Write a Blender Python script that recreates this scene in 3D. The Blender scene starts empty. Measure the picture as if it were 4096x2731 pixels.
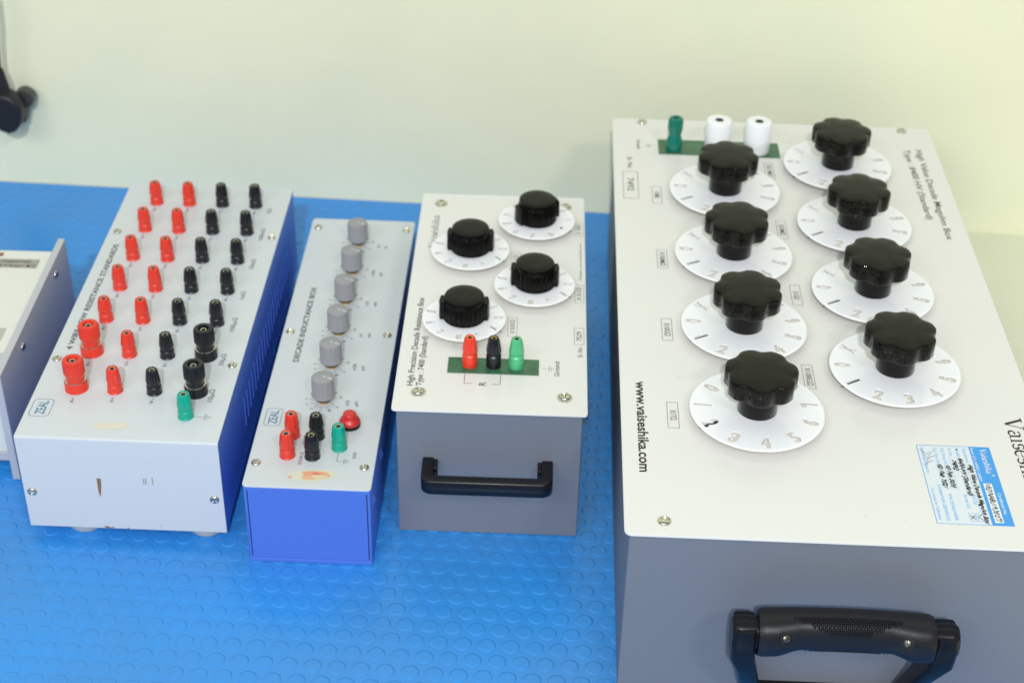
import bpy, bmesh, math, random
from mathutils import Vector, Matrix
random.seed(7)
PI = math.pi
S = bpy.context.scene
COL = S.collection
MM = 0.001

# ------------------------------------------------------------------ camera, world, lights, exposure
cam = bpy.data.cameras.new('camera'); camo = bpy.data.objects.new('camera', cam); COL.objects.link(camo)
cam.sensor_width = 36.0; cam.lens = 56.43; cam.clip_start = 0.05; cam.clip_end = 50
PITCH, ROLL, YAW = 0.60847, 0.02419, 0.05633
rot = Matrix.Rotation(YAW, 4, 'Z') @ Matrix.Rotation(PI / 2 - PITCH, 4, 'X') @ Matrix.Rotation(ROLL, 4, 'Z')
camo.matrix_world = Matrix.Translation((0, 0, 0.9077)) @ rot
cam.dof.use_dof = True; cam.dof.focus_distance = 1.17; cam.dof.aperture_fstop = 7.6
S.camera = camo

w = bpy.data.worlds.new('World'); S.world = w; w.use_nodes = True
bg = w.node_tree.nodes['Background']
bg.inputs[0].default_value = (0.93, 0.97, 1.0, 1); bg.inputs[1].default_value = 0.42

def area(name, loc, target, sx, sy, power, col):
    l = bpy.data.lights.new(name, 'AREA'); l.shape = 'RECTANGLE'; l.size = sx; l.size_y = sy
    l.energy = power; l.color = col
    o = bpy.data.objects.new(name, l); COL.objects.link(o); o.location = loc
    o.rotation_euler = (Vector(target) - Vector(loc)).to_track_quat('-Z', 'Y').to_euler()
    return o
area('ceiling_tube', (2.1, -3.1, 4.3), (-0.1, 1.2, 0.05), 0.8, 0.4, 54.0, (1.0, 0.97, 0.92))
area('flash_standin', (0.0, -1.45, 2.12), (0.0, 1.4, 0.1), 0.11, 0.08, 55.0, (0.95, 0.98, 1.0))  # stands in for a camera flash, set back and raised for evener falloff
area('ceiling_panel', (-1.5, -2.1, 2.9), (-0.35, 1.5, 0.3), 2.2, 1.2, 46.0, (0.96, 0.99, 1.0))

S.view_settings.view_transform = 'Standard'; S.view_settings.look = 'None'
S.view_settings.exposure = -0.05; S.view_settings.gamma = 1.0; S.view_settings.use_curve_mapping = False
S.render.engine = 'CYCLES'

# ------------------------------------------------------------------ materials
def mat(name, col, rough=0.5, metal=0.0, spec=0.5, bump=0.0, bscale=600.0, coat=0.0, var=0.0, vscale=8.0, var2=None, sss=0.0):
    m = bpy.data.materials.new(name); m.use_nodes = True
    nt = m.node_tree; p = nt.nodes['Principled BSDF']
    p.inputs['Base Color'].default_value = (*col, 1); p.inputs['Roughness'].default_value = rough
    p.inputs['Metallic'].default_value = metal
    p.inputs['Specular IOR Level'].default_value = spec
    p.inputs['Coat Weight'].default_value = coat; p.inputs['Coat Roughness'].default_value = 0.08
    if sss:
        p.inputs['Subsurface Weight'].default_value = sss; p.inputs['Subsurface Scale'].default_value = 0.003
        p.inputs['Subsurface Radius'].default_value = (1, 1, 1)
    tc = nt.nodes.new('ShaderNodeTexCoord')
    if bump:
        n = nt.nodes.new('ShaderNodeTexNoise'); n.inputs['Scale'].default_value = bscale; n.inputs['Detail'].default_value = 3
        b = nt.nodes.new('ShaderNodeBump'); b.inputs['Strength'].default_value = bump; b.inputs['Distance'].default_value = 0.0006
        nt.links.new(tc.outputs['Object'], n.inputs['Vector']); nt.links.new(n.outputs['Fac'], b.inputs['Height'])
        nt.links.new(b.outputs['Normal'], p.inputs['Normal'])
    if var:
        n = nt.nodes.new('ShaderNodeTexNoise'); n.inputs['Scale'].default_value = vscale; n.inputs['Detail'].default_value = 5
        mx = nt.nodes.new('ShaderNodeMix'); mx.data_type = 'RGBA'
        c2 = var2 or tuple(c * (1 - var) for c in col)
        mx.inputs[6].default_value = (*col, 1); mx.inputs[7].default_value = (*c2, 1)
        r = nt.nodes.new('ShaderNodeMapRange'); r.inputs[1].default_value = 0.35; r.inputs[2].default_value = 0.7
        nt.links.new(tc.outputs['Object'], n.inputs['Vector']); nt.links.new(n.outputs['Fac'], r.inputs[0])
        nt.links.new(r.outputs[0], mx.inputs[0]); nt.links.new(mx.outputs[2], p.inputs['Base Color'])
    return m

M = dict(
    wall=mat('wall_paint', (0.87, 0.865, 0.63), 0.75, bump=0.9, bscale=38, var=0.06, vscale=5.5, var2=(0.81, 0.83, 0.61)),
    table=mat('table_laminate', (0.77, 0.79, 0.62), 0.6, var=0.06, vscale=6),
    mat=mat('blue_rubber', (0.030, 0.28, 0.76), 0.26, spec=0.55, bump=0.10, bscale=900, var=0.1, vscale=9, var2=(0.044, 0.26, 0.66)),
    cream=mat('cream_paint', (0.765, 0.76, 0.735), 0.22, spec=0.35, bump=0.02, bscale=300),
    bluewhite=mat('pale_grey_paint', (0.61, 0.65, 0.68), 0.32, spec=0.4, bump=0.03, bscale=500),
    greybox=mat('grey_powder_coat', (0.188, 0.207, 0.246), 0.55, bump=0.35, bscale=1500),
    bluebox=mat('blue_powder_coat', (0.080, 0.185, 0.68), 0.46, bump=0.25, bscale=1300),
    alu=mat('grey_aluminium_paint', (0.50, 0.515, 0.55), 0.5, bump=0.1, bscale=900),
    casewhite=mat('case_white_paint', (0.73, 0.74, 0.69), 0.5, bump=0.05, bscale=500),
    black=mat('black_plastic', (0.008, 0.008, 0.011), 0.3, spec=0.22),
    blackpost=mat('black_nylon', (0.008, 0.009, 0.013), 0.28, spec=0.45),
    satin=mat('satin_black_metal', (0.007, 0.007, 0.010), 0.26, spec=0.35),
    rubber=mat('black_rubber', (0.010, 0.010, 0.013), 0.40, spec=0.35, bump=0.2, bscale=900),
    bakelite=mat('black_bakelite', (0.003, 0.0028, 0.002), 0.06, spec=0.20, var=0.3, vscale=90, var2=(0.010, 0.009, 0.006)),
    knobtop=mat('black_knob_plastic', (0.003, 0.003, 0.0022), 0.22, spec=0.20, bump=0.08, bscale=1800),
    red=mat('red_nylon', (0.74, 0.045, 0.024), 0.30, sss=0.15),
    green=mat('green_nylon', (0.0, 0.37, 0.26), 0.30, sss=0.1),
    teal=mat('dark_green_nylon', (0.0, 0.17, 0.12), 0.25),
    mint=mat('mint_green_nylon', (0.085, 0.50, 0.225), 0.28, sss=0.1),
    orange=mat('orange_red_nylon', (0.82, 0.050, 0.022), 0.28, sss=0.1),
    strip=mat('green_bakelite_strip', (0.055, 0.17, 0.085), 0.28, var=0.35, vscale=60, var2=(0.025, 0.10, 0.05)),
    ptfe=mat('white_ptfe', (0.88, 0.90, 0.92), 0.35, sss=0.2),
    panelshade=mat('shaded_panel_tan', (0.68, 0.635, 0.56), 0.5),  # tan imitates the cream panel in shade beneath the dials
    ptfebase=mat('milky_plastic', (0.70, 0.73, 0.74), 0.3, sss=0.2),
    dial=mat('white_acrylic', (0.92, 0.94, 0.99), 0.14, spec=0.5, sss=0.2),
    knobgrey=mat('grey_knob_plastic', (0.30, 0.305, 0.325), 0.45, bump=0.1, bscale=1500),
    brass=mat('brass', (0.55, 0.36, 0.12), 0.35, metal=1.0),
    gold=mat('gold_plating', (0.9, 0.62, 0.22), 0.2, metal=1.0),
    steel=mat('nickel_steel', (0.62, 0.60, 0.53), 0.17, metal=1.0, bump=0.05, bscale=700),
    oldsteel=mat('dull_steel', (0.20, 0.19, 0.165), 0.35, metal=1.0),
    dark=mat('dark_recess', (0.006, 0.006, 0.007), 0.7),
    ink=mat('black_ink', (0.010, 0.011, 0.012), 0.5),
    inkgrey=mat('grey_ink', (0.06, 0.064, 0.07), 0.5),
    inkblue=mat('blue_ink', (0.05, 0.19, 0.34), 0.5),
    skyblue=mat('sky_blue_print', (0.045, 0.33, 0.80), 0.35),
    paleblue=mat('pale_blue_print', (0.19, 0.48, 0.86), 0.4),
    paper=mat('sticker_paper', (0.70, 0.76, 0.81), 0.35),
    whiteprint=mat('white_print', (0.85, 0.87, 0.9), 0.4),
    label=mat('grey_label', (0.42, 0.41, 0.37), 0.45, var=0.5, vscale=140, var2=(0.22, 0.21, 0.18)),
    label2=mat('pale_grey_label', (0.44, 0.46, 0.42), 0.45),
    foot=mat('pale_foot_rubber', (0.52, 0.52, 0.50), 0.5),
    rust=mat('bare_metal_scratch', (0.26, 0.15, 0.08), 0.6),
    stain=mat('tan_residue', (0.72, 0.64, 0.52), 0.4, var=0.2, vscale=60, var2=(0.66, 0.68, 0.66)),
    redstain=mat('sticker_residue', (0.78, 0.36, 0.20), 0.4, var=1, vscale=110, var2=(0.72, 0.64, 0.42)),
    redstain2=mat('red_residue', (0.74, 0.15, 0.14), 0.4, var=1, vscale=300, var2=(0.78, 0.40, 0.24)),
    pale=mat('pale_yellow_residue', (0.70, 0.68, 0.50), 0.4, var=0.3, vscale=80, var2=(0.62, 0.68, 0.63)),
    cable=mat('cable_rubber', (0.012, 0.012, 0.016), 0.5),
    plugback=mat('plug_back_plastic', (0.055, 0.055, 0.055), 0.4),
    redplastic=mat('red_button_plastic', (0.62, 0.03, 0.03), 0.35, bump=0.15, bscale=1200),
)

# ------------------------------------------------------------------ mesh helpers (all sizes in mm, local to the thing)
def link(name, me, m, parent=None, loc=None, rz=0.0):
    o = bpy.data.objects.new(name, me); COL.objects.link(o)
    if m is not None and not me.materials: me.materials.append(m)
    if parent: o.parent = parent
    if loc: o.location = [c * MM for c in loc]
    o.rotation_euler = (0, 0, rz)
    return o
def fin(bm, name, smooth=0):
    bmesh.ops.recalc_face_normals(bm, faces=bm.faces[:])
    me = bpy.data.meshes.new(name)
    for v in bm.verts: v.co *= MM
    if smooth:
        for f in bm.faces: f.smooth = len(f.verts) <= 4
        for e in bm.edges:
            if len(e.link_faces) == 2 and e.calc_face_angle(0) > math.radians(smooth): e.smooth = False
    bm.to_mesh(me); bm.free(); return me
def obj(name, bm, m, parent=None, loc=None, smooth=0, rz=0.0):
    return link(name, fin(bm, name, smooth), m, parent, loc, rz)
def abox(bm, x0, x1, y0, y1, z0, z1, bev=0.0, seg=2):
    r = bmesh.ops.create_cube(bm, size=1.0)
    vs = r['verts']
    for v in vs:
        v.co = Vector((x0 if v.co.x < 0 else x1, y0 if v.co.y < 0 else y1, z0 if v.co.z < 0 else z1))
    if bev:
        es = list({e for v in vs for e in v.link_edges})
        bmesh.ops.bevel(bm, geom=es, offset=bev, segments=seg, profile=0.5, affect='EDGES')
def ring(bm, pts): return [bm.verts.new(p) for p in pts]
def bridge(bm, a, b):
    n = len(a)
    for i in range(n): bm.faces.new((a[i], a[(i + 1) % n], b[(i + 1) % n], b[i]))
def stack(bm, rings, cap0=True, cap1=True):
    rs = [ring(bm, r) for r in rings]
    for a, b in zip(rs, rs[1:]): bridge(bm, a, b)
    if cap0: bm.faces.new(rs[0][::-1])
    if cap1: bm.faces.new(rs[-1])
def lathe(bm, prof, seg=48, cx=0, cy=0, flute=None, cap0=True, cap1=True):
    rings = []
    for i, (r, z) in enumerate(prof):
        rr = []
        for k in range(seg):
            a = 2 * PI * k / seg
            q = r * (flute(a, i) if flute else 1.0)
            rr.append((cx + q * math.cos(a), cy + q * math.sin(a), z))
        rings.append(rr)
    stack(bm, rings, cap0, cap1)
def rrect(x0, x1, y0, y1, r, z, n=6):
    out = []
    for cx, cy, a0 in ((x1 - r, y1 - r, 0), (x0 + r, y1 - r, 90), (x0 + r, y0 + r, 180), (x1 - r, y0 + r, 270)):
        for k in range(n + 1):
            a = math.radians(a0 + 90 * k / n); out.append((cx + r * math.cos(a), cy + r * math.sin(a), z))
    return out
def plate(bm, x0, x1, y0, y1, z0, z1, r, b=0.4):
    stack(bm, [rrect(x0, x1, y0, y1, r, z0), rrect(x0, x1, y0, y1, r, z1 - b),
               rrect(x0 + b * .3, x1 - b * .3, y0 + b * .3, y1 - b * .3, r, z1 - b * .3),
               rrect(x0 + b, x1 - b, y0 + b, y1 - b, r, z1)])
def tube(bm, pts, rad, seg=10, sx=1.0, cap=True):
    pts = [Vector(p) for p in pts]; rs = []
    rads = rad if isinstance(rad, (list, tuple)) else [rad] * len(pts)
    for i, p in enumerate(pts):
        d = (pts[min(i + 1, len(pts) - 1)] - pts[max(i - 1, 0)]).normalized()
        a = d.cross(Vector((0, 1, 0))); a = a.normalized() if a.length > 1e-4 else Vector((1, 0, 0))
        b = d.cross(a).normalized()
        rs.append([tuple(p + a * rads[i] * math.cos(2 * PI * k / seg) + b * rads[i] * sx * math.sin(2 * PI * k / seg)) for k in range(seg)])
    stack(bm, rs, cap, cap)
def bool_diff(meA, meB, name):
    a = bpy.data.objects.new('tmp_a', meA); b = bpy.data.objects.new('tmp_b', meB)
    COL.objects.link(a); COL.objects.link(b)
    md = a.modifiers.new('b', 'BOOLEAN'); md.operation = 'DIFFERENCE'; md.object = b; md.solver = 'EXACT'
    try: md.use_self = True
    except Exception: pass
    dg = bpy.context.evaluated_depsgraph_get(); dg.update()
    me = bpy.data.meshes.new_from_object(a.evaluated_get(dg), preserve_all_data_layers=False, depsgraph=dg)
    bpy.data.objects.remove(a); bpy.data.objects.remove(b)
    if len(me.polygons) < 8: return meA
    me.name = name; return me

# ------------------------------------------------------------------ lettering
def font_mesh(s, bold=0.0, shear=0.0, extrude=0.0, res=3):
    c = bpy.data.curves.new('txt', 'FONT'); c.body = s; c.size = 1.0; c.offset = bold; c.shear = shear
    c.extrude = extrude; c.resolution_u = res; c.fill_mode = 'BOTH' if extrude else 'FRONT'
    o = bpy.data.objects.new('txt', c); COL.objects.link(o)
    dg = bpy.context.evaluated_depsgraph_get(); dg.update()
    me = bpy.data.meshes.new_from_object(o.evaluated_get(dg), depsgraph=dg)
    bpy.data.objects.remove(o); bpy.data.curves.remove(c); return me
def add_text(bm, s, start, end, height, up, z, bold=0.006, shear=0.0, refcap=None, wob=0.0):
    """letters running from start to end (baseline, x/y mm), cap height in mm toward `up`"""
    me = font_mesh(s, bold, shear)
    if not me.vertices: bpy.data.meshes.remove(me); return
    xs = [v.co.x for v in me.vertices]; ys = [v.co.y for v in me.vertices]
    x0, x1 = min(xs), max(xs)
    cap = refcap or CAP
    st, en = Vector(start), Vector(end); d = en - st; L = d.length; d = d / L; u = Vector(up).normalized()
    vmap = []
    for v in me.vertices:
        t = (v.co.x - x0) / (x1 - x0) * L; h = v.co.y / cap * height
        if wob: h += wob * math.sin(t * 1.7 + 1.3) + wob * .6 * math.sin(t * 4.1)
        p = st + d * t + u * h
        vmap.append(bm.verts.new((p.x, p.y, z)))
    for f in me.polygons:
        try: bm.faces.new([vmap[i] for i in f.vertices])
        except ValueError: pass
    bpy.data.meshes.remove(me)
_m = font_mesh('H'); CAP = max(v.co.y for v in _m.vertices); bpy.data.meshes.remove(_m)
def seg(bm, a, b, wd, z):
    a = Vector(a); b = Vector(b); d = (b - a).normalized(); n = Vector((-d.y, d.x)) * wd / 2
    bm.faces.new([bm.verts.new((q.x, q.y, z)) for q in (a - n, b - n, b + n, a + n)])
def poly(bm, pts, wd, z, closed=False):
    pts = [Vector(p) for p in pts]; n = len(pts); L = []; R = []
    for i, p in enumerate(pts):
        a = pts[(i - 1) % n] if (i or closed) else p; b = pts[(i + 1) % n] if (i < n - 1 or closed) else p
        d = (b - a); d = d / (d.length or 1); nn = Vector((-d.y, d.x)); k = wd[i] if isinstance(wd, list) else wd
        L.append(bm.verts.new((*(p + nn * k / 2), z))); R.append(bm.verts.new((*(p - nn * k / 2), z)))
    for i in range(n if closed else n - 1):
        j = (i + 1) % n; bm.faces.new((L[i], R[i], R[j], L[j]))
def frame_rect(bm, x0, x1, y0, y1, wd, z, r=0.0):
    if r: poly(bm, [p[:2] for p in rrect(x0, x1, y0, y1, r, 0, 4)], wd, z, True)
    else:
        for a, b in (((x0, y0), (x1, y0)), ((x1, y0), (x1, y1)), ((x1, y1), (x0, y1)), ((x0, y1), (x0, y0))): seg(bm, a, b, wd, z)
UPV = dict(up=(-1, 0))     # text that reads away from the viewer
DNV = dict(up=(1, 0))      # text that reads toward the viewer

# serif capitals and small letters drawn with thick and thin strokes (unit: cap height 1)
def arc(cx, cy, rx, ry, a0, a1, n=12): return [(cx + rx * math.cos(math.radians(a0 + (a1 - a0) * k / n)), cy + ry * math.sin(math.radians(a0 + (a1 - a0) * k / n))) for k in range(n + 1)]
SERIF = {
 'V': (0.86, [([(0.14, 1.0), (0.46, 0.0)], .17), ([(0.46, 0.02), (0.74, 1.0)], .06), ([(0.0, .98), (.32, .98)], .05), ([(.6, .98), (.88, .98)], .05)]),
 'a': (0.56, [([(.40, .62), (.40, .12), (.46, .03), (.54, .06)], [.13, .13, .09, .04]), (arc(.25, .5, .16, .15, 160, 0), [.10, .09, .08, .07, .06, .06, .07, .08, .09, .10, .11, .12, .13]), (arc(.22, .19, .17, .17, 70, 320), [.05] + [.09] * 4 + [.12] * 4 + [.08] * 4)]),
 'i': (0.32, [([(.15, .0), (.15, .62)], .13), ([(.02, .02), (.28, .02)], .04), ([(.04, .62), (.16, .62)], .04), ([(.10, .86), (.20, .86)], .13)]),
 's': (0.44, [(arc(.21, .47, .14, .15, 30, 250), [.04] + [.07] * 5 + [.12] * 7), (arc(.21, .17, .15, .16, 80, -150), [.14] * 6 + [.08] * 6 + [.04]), ([(.34, .62), (.34, .48)], .04), ([(.05, .18), (.05, .02)], .04)]),
 'e': (0.50, [(arc(.24, .31, .20, .31, 0, 330, 18), [.06] * 4 + [.09] * 4 + [.13] * 6 + [.09] * 3 + [.04] * 2), ([(.08, .34), (.43, .34)], .04)]),
 'h': (0.62, [([(.14, .0), (.14, 1.0)], .13), ([(.02, .98), (.15, .98)], .04), ([(.02, .02), (.27, .02)], .04), (arc(.32, .42, .15, .2, 170, 0), .10), ([(.47, .42), (.47, .0)], .13), ([(.36, .02), (.60, .02)], .04)]),
 'k': (0.60, [([(.14, .0), (.14, 1.0)], .13), ([(.02, .98), (.15, .98)], .04), ([(.02, .02), (.27, .02)], .04), ([(.18, .26), (.46, .60)], .05), ([(.26, .36), (.50, .0)], .13), ([(.36, .61), (.56, .61)], .04), ([(.38, .02), (.60, .02)], .04)]),
 "'": (0.0, [([(-.18, .80), (.0, 1.06)], [.03, .07])]),
}
def serif_word(bm, word, start, end, height, up, z):
    tot = sum(SERIF[c][0] for c in word); st = Vector(start); d = Vector(end) - st; L = d.length; d /= L; u = Vector(up)
    sx = L / tot; x = 0
    for c in word:
        adv, strokes = SERIF[c]
        for pts, wd in strokes:
            P = [st + d * ((x + px) * sx) + u * (py * height) for px, py in pts]
            poly(bm, P, [k * height * 1.05 for k in wd] if isinstance(wd, list) else wd * height * 1.05, z)
        x += adv

# ------------------------------------------------------------------ thing helpers
def thing(name, label, cat, x, y, r, group=None):
    o = bpy.data.objects.new(name, None); COL.objects.link(o); o.empty_display_size = 0.02
    o.location = (x, y, 0); o.rotation_euler = (0, 0, r); o['label'] = label; o['category'] = cat
    if group: o['group'] = group
    return o
def copy_tree(o, parent, loc, rz=None):
    c = o.copy(); COL.objects.link(c); c.parent = parent; c.location = [q * MM for q in loc]
    if rz is not None: c.rotation_euler = (0, 0, rz)
    for ch in o.children:
        d = ch.copy(); COL.objects.link(d); d.parent = c
    return c

# ------------------------------------------------------------------ setting: wall, tabletop, mat
WY = 1.5648
bm = bmesh.new(); abox(bm, -2600, 2600, WY * 1000, WY * 1000 + 120, -700, 3200)
o = obj('wall', bm, M['wall']); o['kind'] = 'structure'
bm = bmesh.new(); abox(bm, -1500, 1300, 250, WY * 1000 - .5, -30, -2.2, 1.0)
o = obj('tabletop', bm, M['table']); o['kind'] = 'structure'
bm = bmesh.new(); abox(bm, -1400, 372, 300, WY * 1000 - 1.5, -2.0, -0.7, 0.3)
seg_n = 18
def disc_xy():
    r0 = -17
    for j in range(-12, 37):
        y = 967.9 + 3.0 - j * 0 + j * 16.64
        off = (-373.1 if j % 2 == 0 else -382.4)
        for i in range(-24, 42):
            yield off + 18.72 * i, y
for x, y in disc_xy():
    if -1080 < x < 362 and 765 < y < 1556:
        far = y > 1330
        n = 10 if far else seg_n
        prof = ((7.2, -0.71), (6.9, -0.48), (6.5, -0.25), (6.0, -0.14), (5.5, -0.10)) if not far else ((6.8, -0.71), (6.2, -0.1))
        rs = [ring(bm, [(x + r * math.cos(2 * PI * k / n), y + r * math.sin(2 * PI * k / n), z) for k in range(n)]) for r, z in prof]
        for a, b in zip(rs, rs[1:]): bridge(bm, a, b)
        for f in {f for q in rs[:-1] for v_ in q for f in v_.link_faces}: f.smooth = True
        bm.faces.new(rs[-1])
me = bpy.data.meshes.new('studded_mat')
for v in bm.verts: v.co *= MM
bm.to_mesh(me); bm.free()
o = link('tabletop_mat', me, M['mat']); o['kind'] = 'structure'

# ------------------------------------------------------------------ shared prototypes (screws, posts, knobs, dials)
def screw_mesh(rad, h):
    bm = bmesh.new()
    prof = [(rad, 0), (rad, h * .25)] + [(rad * math.cos(a), h * .25 + h * .75 * math.sin(a)) for a in [math.radians(q) for q in (15, 30, 45, 60, 75, 85)]]
    lathe(bm, prof, 28)
    a = fin(bm, 'screw', 35)
    bm = bmesh.new(); k = rad * .62; t = rad * .13
    abox(bm, -k, k, -t, t, h * .45, h * 2); b1 = fin(bm, 'c1')
    bm = bmesh.new(); abox(bm, -t, t, -k, k, h * .45, h * 2); b2 = fin(bm, 'c2')
    me = bool_diff(bool_diff(a, b1, 'screw'), b2, 'screw')
    me.materials.clear(); me.materials.append(M['steel']); return me
SCREW = screw_mesh(3.9, 2.3); SCREW_BIG = screw_mesh(4.9, 2.6)
SCREW_DARK = SCREW.copy(); SCREW_DARK.materials.clear(); SCREW_DARK.materials.append(M['oldsteel'])
def washer_ring(parent, loc, rad=5.3):
    bm = bmesh.new(); lathe(bm, [(rad, 0), (rad, .5), (rad - .5, .9), (3, .9)], 28); return obj('washer', bm, M['steel'], parent, loc, 40)
def put_screw(parent, u, v, z, me=SCREW, normal=None, rz=None, washer=False):
    o = bpy.data.objects.new('screw', me); COL.objects.link(o); o.parent = parent; o.location = (u * MM, v * MM, (z + (0.8 if washer else 0)) * MM)
    a = random.uniform(0, PI / 2) if rz is None else rz
    o.rotation_euler = (0, 0, a)
    if normal == 'front': o.rotation_euler = (PI / 2, a, 0)
    if normal == 'right': o.rotation_euler = (0, PI / 2, 0)
    if washer:
        bm = bmesh.new(); lathe(bm, [(6.2, -.8), (6.2, -.3), (5.6, 0.02), (3, .02)], 28); obj('washer', bm, M['steel'], o, (0, 0, 0), 40)
    return o

def post(kind, colour, insert='steel'):
    bm = bmesh.new()
    if kind == 'small':
        prof = [(6.6, 0), (6.6, .8), (6.25, 1.3), (6.1, 7.0), (5.5, 7.8), (5.3, 9.0), (5.5, 9.6), (6.2, 10.2), (6.25, 12.5), (5.7, 17), (5.0, 22.2), (4.6, 23.0), (3.1, 23.2), (2.9, 22.6), (2.9, 20.5)]
        fl = (8, 7, 12, .05); ins = (2.85, 1.9, 22.3, 17)
    elif kind == 'tall':
        prof = [(6.2, 0), (6.3, .8), (6.3, 6.2), (5.8, 6.6), (5.8, 7.2), (6.2, 7.6), (6.2, 11.0), (5.4, 12.0), (5.3, 13.0), (6.1, 14.0), (6.2, 16.0), (5.3, 22), (4.5, 27.0), (4.0, 28.0), (2.9, 28.2), (2.7, 27.6), (2.7, 25.5)]
        fl = (8, 9, 14, .045); ins = (2.65, 1.8, 27.4, 22)
    elif kind == 'big':
        prof = [(9.8, 0), (9.8, .8), (9.6, 1.2), (9.5, 8.2), (9.0, 9.4), (8.0, 9.7), (7.7, 10.8), (7.6, 13.0), (8.0, 14.6), (8.9, 16.6), (9.0, 18.6), (8.8, 27.8), (8.2, 29.3), (7.0, 29.6), (4.9, 29.5), (4.4, 28.6), (4.2, 25.0)]
        fl = (22, 10, 14, .035); ins = (2.9, 1.9, 27.6, 22)
    else:
        prof = [(7.6, 0), (7.9, 1.0), (8.0, 9.5), (7.2, 11.5), (6.2, 14.5), (6.1, 17.0), (6.9, 20), (7.4, 23.0), (7.4, 31.5), (6.6, 33.4), (5.4, 34.0), (3.4, 34), (3.2, 33), (3.2, 30)]
        fl = (12, 6, 9, .03); ins = (3.1, 2.0, 32.0, 26)
    n, i0, i1, am = fl
    lathe(bm, prof, n * 8 if n < 20 else n * 4, flute=lambda a, i: (1 - am + am * math.copysign(abs(math.cos(a * n)) ** .5, math.cos(a * n))) if i0 <= i <= i1 else 1.0)
    o = obj('binding_post', bm, M[colour], None, None, 32)
    r0, r1, zt, zb = ins
    bm = bmesh.new(); lathe(bm, [(r0, zb), (r0, zt), (r0 - .35, zt + .35), (r1, zt + .2), (r1, zt - 1.2), (r1 * .8, zb + .5)], 20, cap0=False)
    s = obj('socket', bm, M[insert], o, None, 40)
    bm = bmesh.new(); lathe(bm, [(r1 * .92, zt - 1.5), (r1 * .92, zt - 1.0)], 16); obj('socket_hole', bm, M['dark'], o)
    if kind == 'big':
        bm = bmesh.new(); lathe(bm, [(9.15, 9.1), (8.85, 9.75), (7.9, 9.95), (7.6, 9.5)], 40, cap0=False, cap1=False); obj('washer', bm, M['steel'], o, None, 40)
    return o
PROTO = {}
def put_post(parent, kind, colour, u, v, z, insert='steel'):
    key = (kind, colour)
    if key not in PROTO:
        o = post(kind, colour, insert); PROTO[key] = o; o.parent = parent; o.location = (u * MM, v * MM, z * MM); return o
    return copy_tree(PROTO[key], parent, (u, v, z), random.uniform(0, .8))

def star_knob():
    bm = bmesh.new(); seg_ = 128
    def fl(a, i):
        c = (1 + math.cos(7 * a)) / 2
        return 1 - 0.105 * (1 - c) ** 1.9
    lathe(bm, [(22.5, 28.8), (27.2, 29.4), (28.2, 30.6), (28.2, 42.8), (27.8, 44.2), (26.6, 44.9), (23.5, 45.3)], seg_, flute=fl, cap1=False)
    rs = []
    top = bmesh.new(); top.free()
    vs = [v for v in bm.verts if abs(v.co.z - 45.3) < 1e-4]
    vs.sort(key=lambda v: math.atan2(v.co.y, v.co.x))
    prev = vs
    for f_, z in ((.8, 45.9), (.55, 46.2), (.3, 46.3)):
        cur = [bm.verts.new((22.5 * f_ * math.cos(math.atan2(v.co.y, v.co.x)) * (1 if f_ < .7 else math.hypot(v.co.x, v.co.y) / 22.5), 22.5 * f_ * math.sin(math.atan2(v.co.y, v.co.x)) * (1 if f_ < .7 else math.hypot(v.co.x, v.co.y) / 22.5), z)) for v in vs]
        bridge(bm, prev, cur); prev = cur
    bm.faces.new(prev)
    lathe(bm, [(14.8, 6.9), (15.4, 7.6), (15.3, 28), (15.3, 29.5)], 64)
    return fin(bm, 'star_knob', 42)
STAR = star_knob(); STAR.materials.append(M['bakelite'])

def lug_knob():
    bm = bmesh.new(); N = 192; rings = []
    def out(a, zi):
        s, c = abs(math.sin(a)), abs(math.cos(a))
        base = 17.8 + (0.55 * math.copysign(abs(math.cos(a * 22)) ** .6, math.cos(a * 22)))
        if s * 21.6 < 6.6: return 21.7 - 0.35 * abs(math.sin(a * 22))
        return base
    for sc, z in ((.955, 8.0), (1.0, 8.8), (.985, 24.2), (.955, 25.0)):
        rings.append([(out(2 * PI * k / N, 0) * sc * math.cos(2 * PI * k / N), out(2 * PI * k / N, 0) * sc * math.sin(2 * PI * k / N), z) for k in range(N)])
    stack(bm, rings)
    lathe(bm, [(17.3, 24.0), (17.2, 27.8), (16.7, 29.0), (15.9, 29.5), (10, 29.75), (4, 29.85)], 72)
    lathe(bm, [(17.0, 7.2), (18.4, 8.1), (18.3, 9.4), (17.4, 9.9)], 72)
    lathe(bm, [(6, 0), (6, 8.4)], 24)
    return fin(bm, 'rotary_knob', 35)
LUG = lug_knob(); LUG.materials.append(M['knobtop'])

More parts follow.
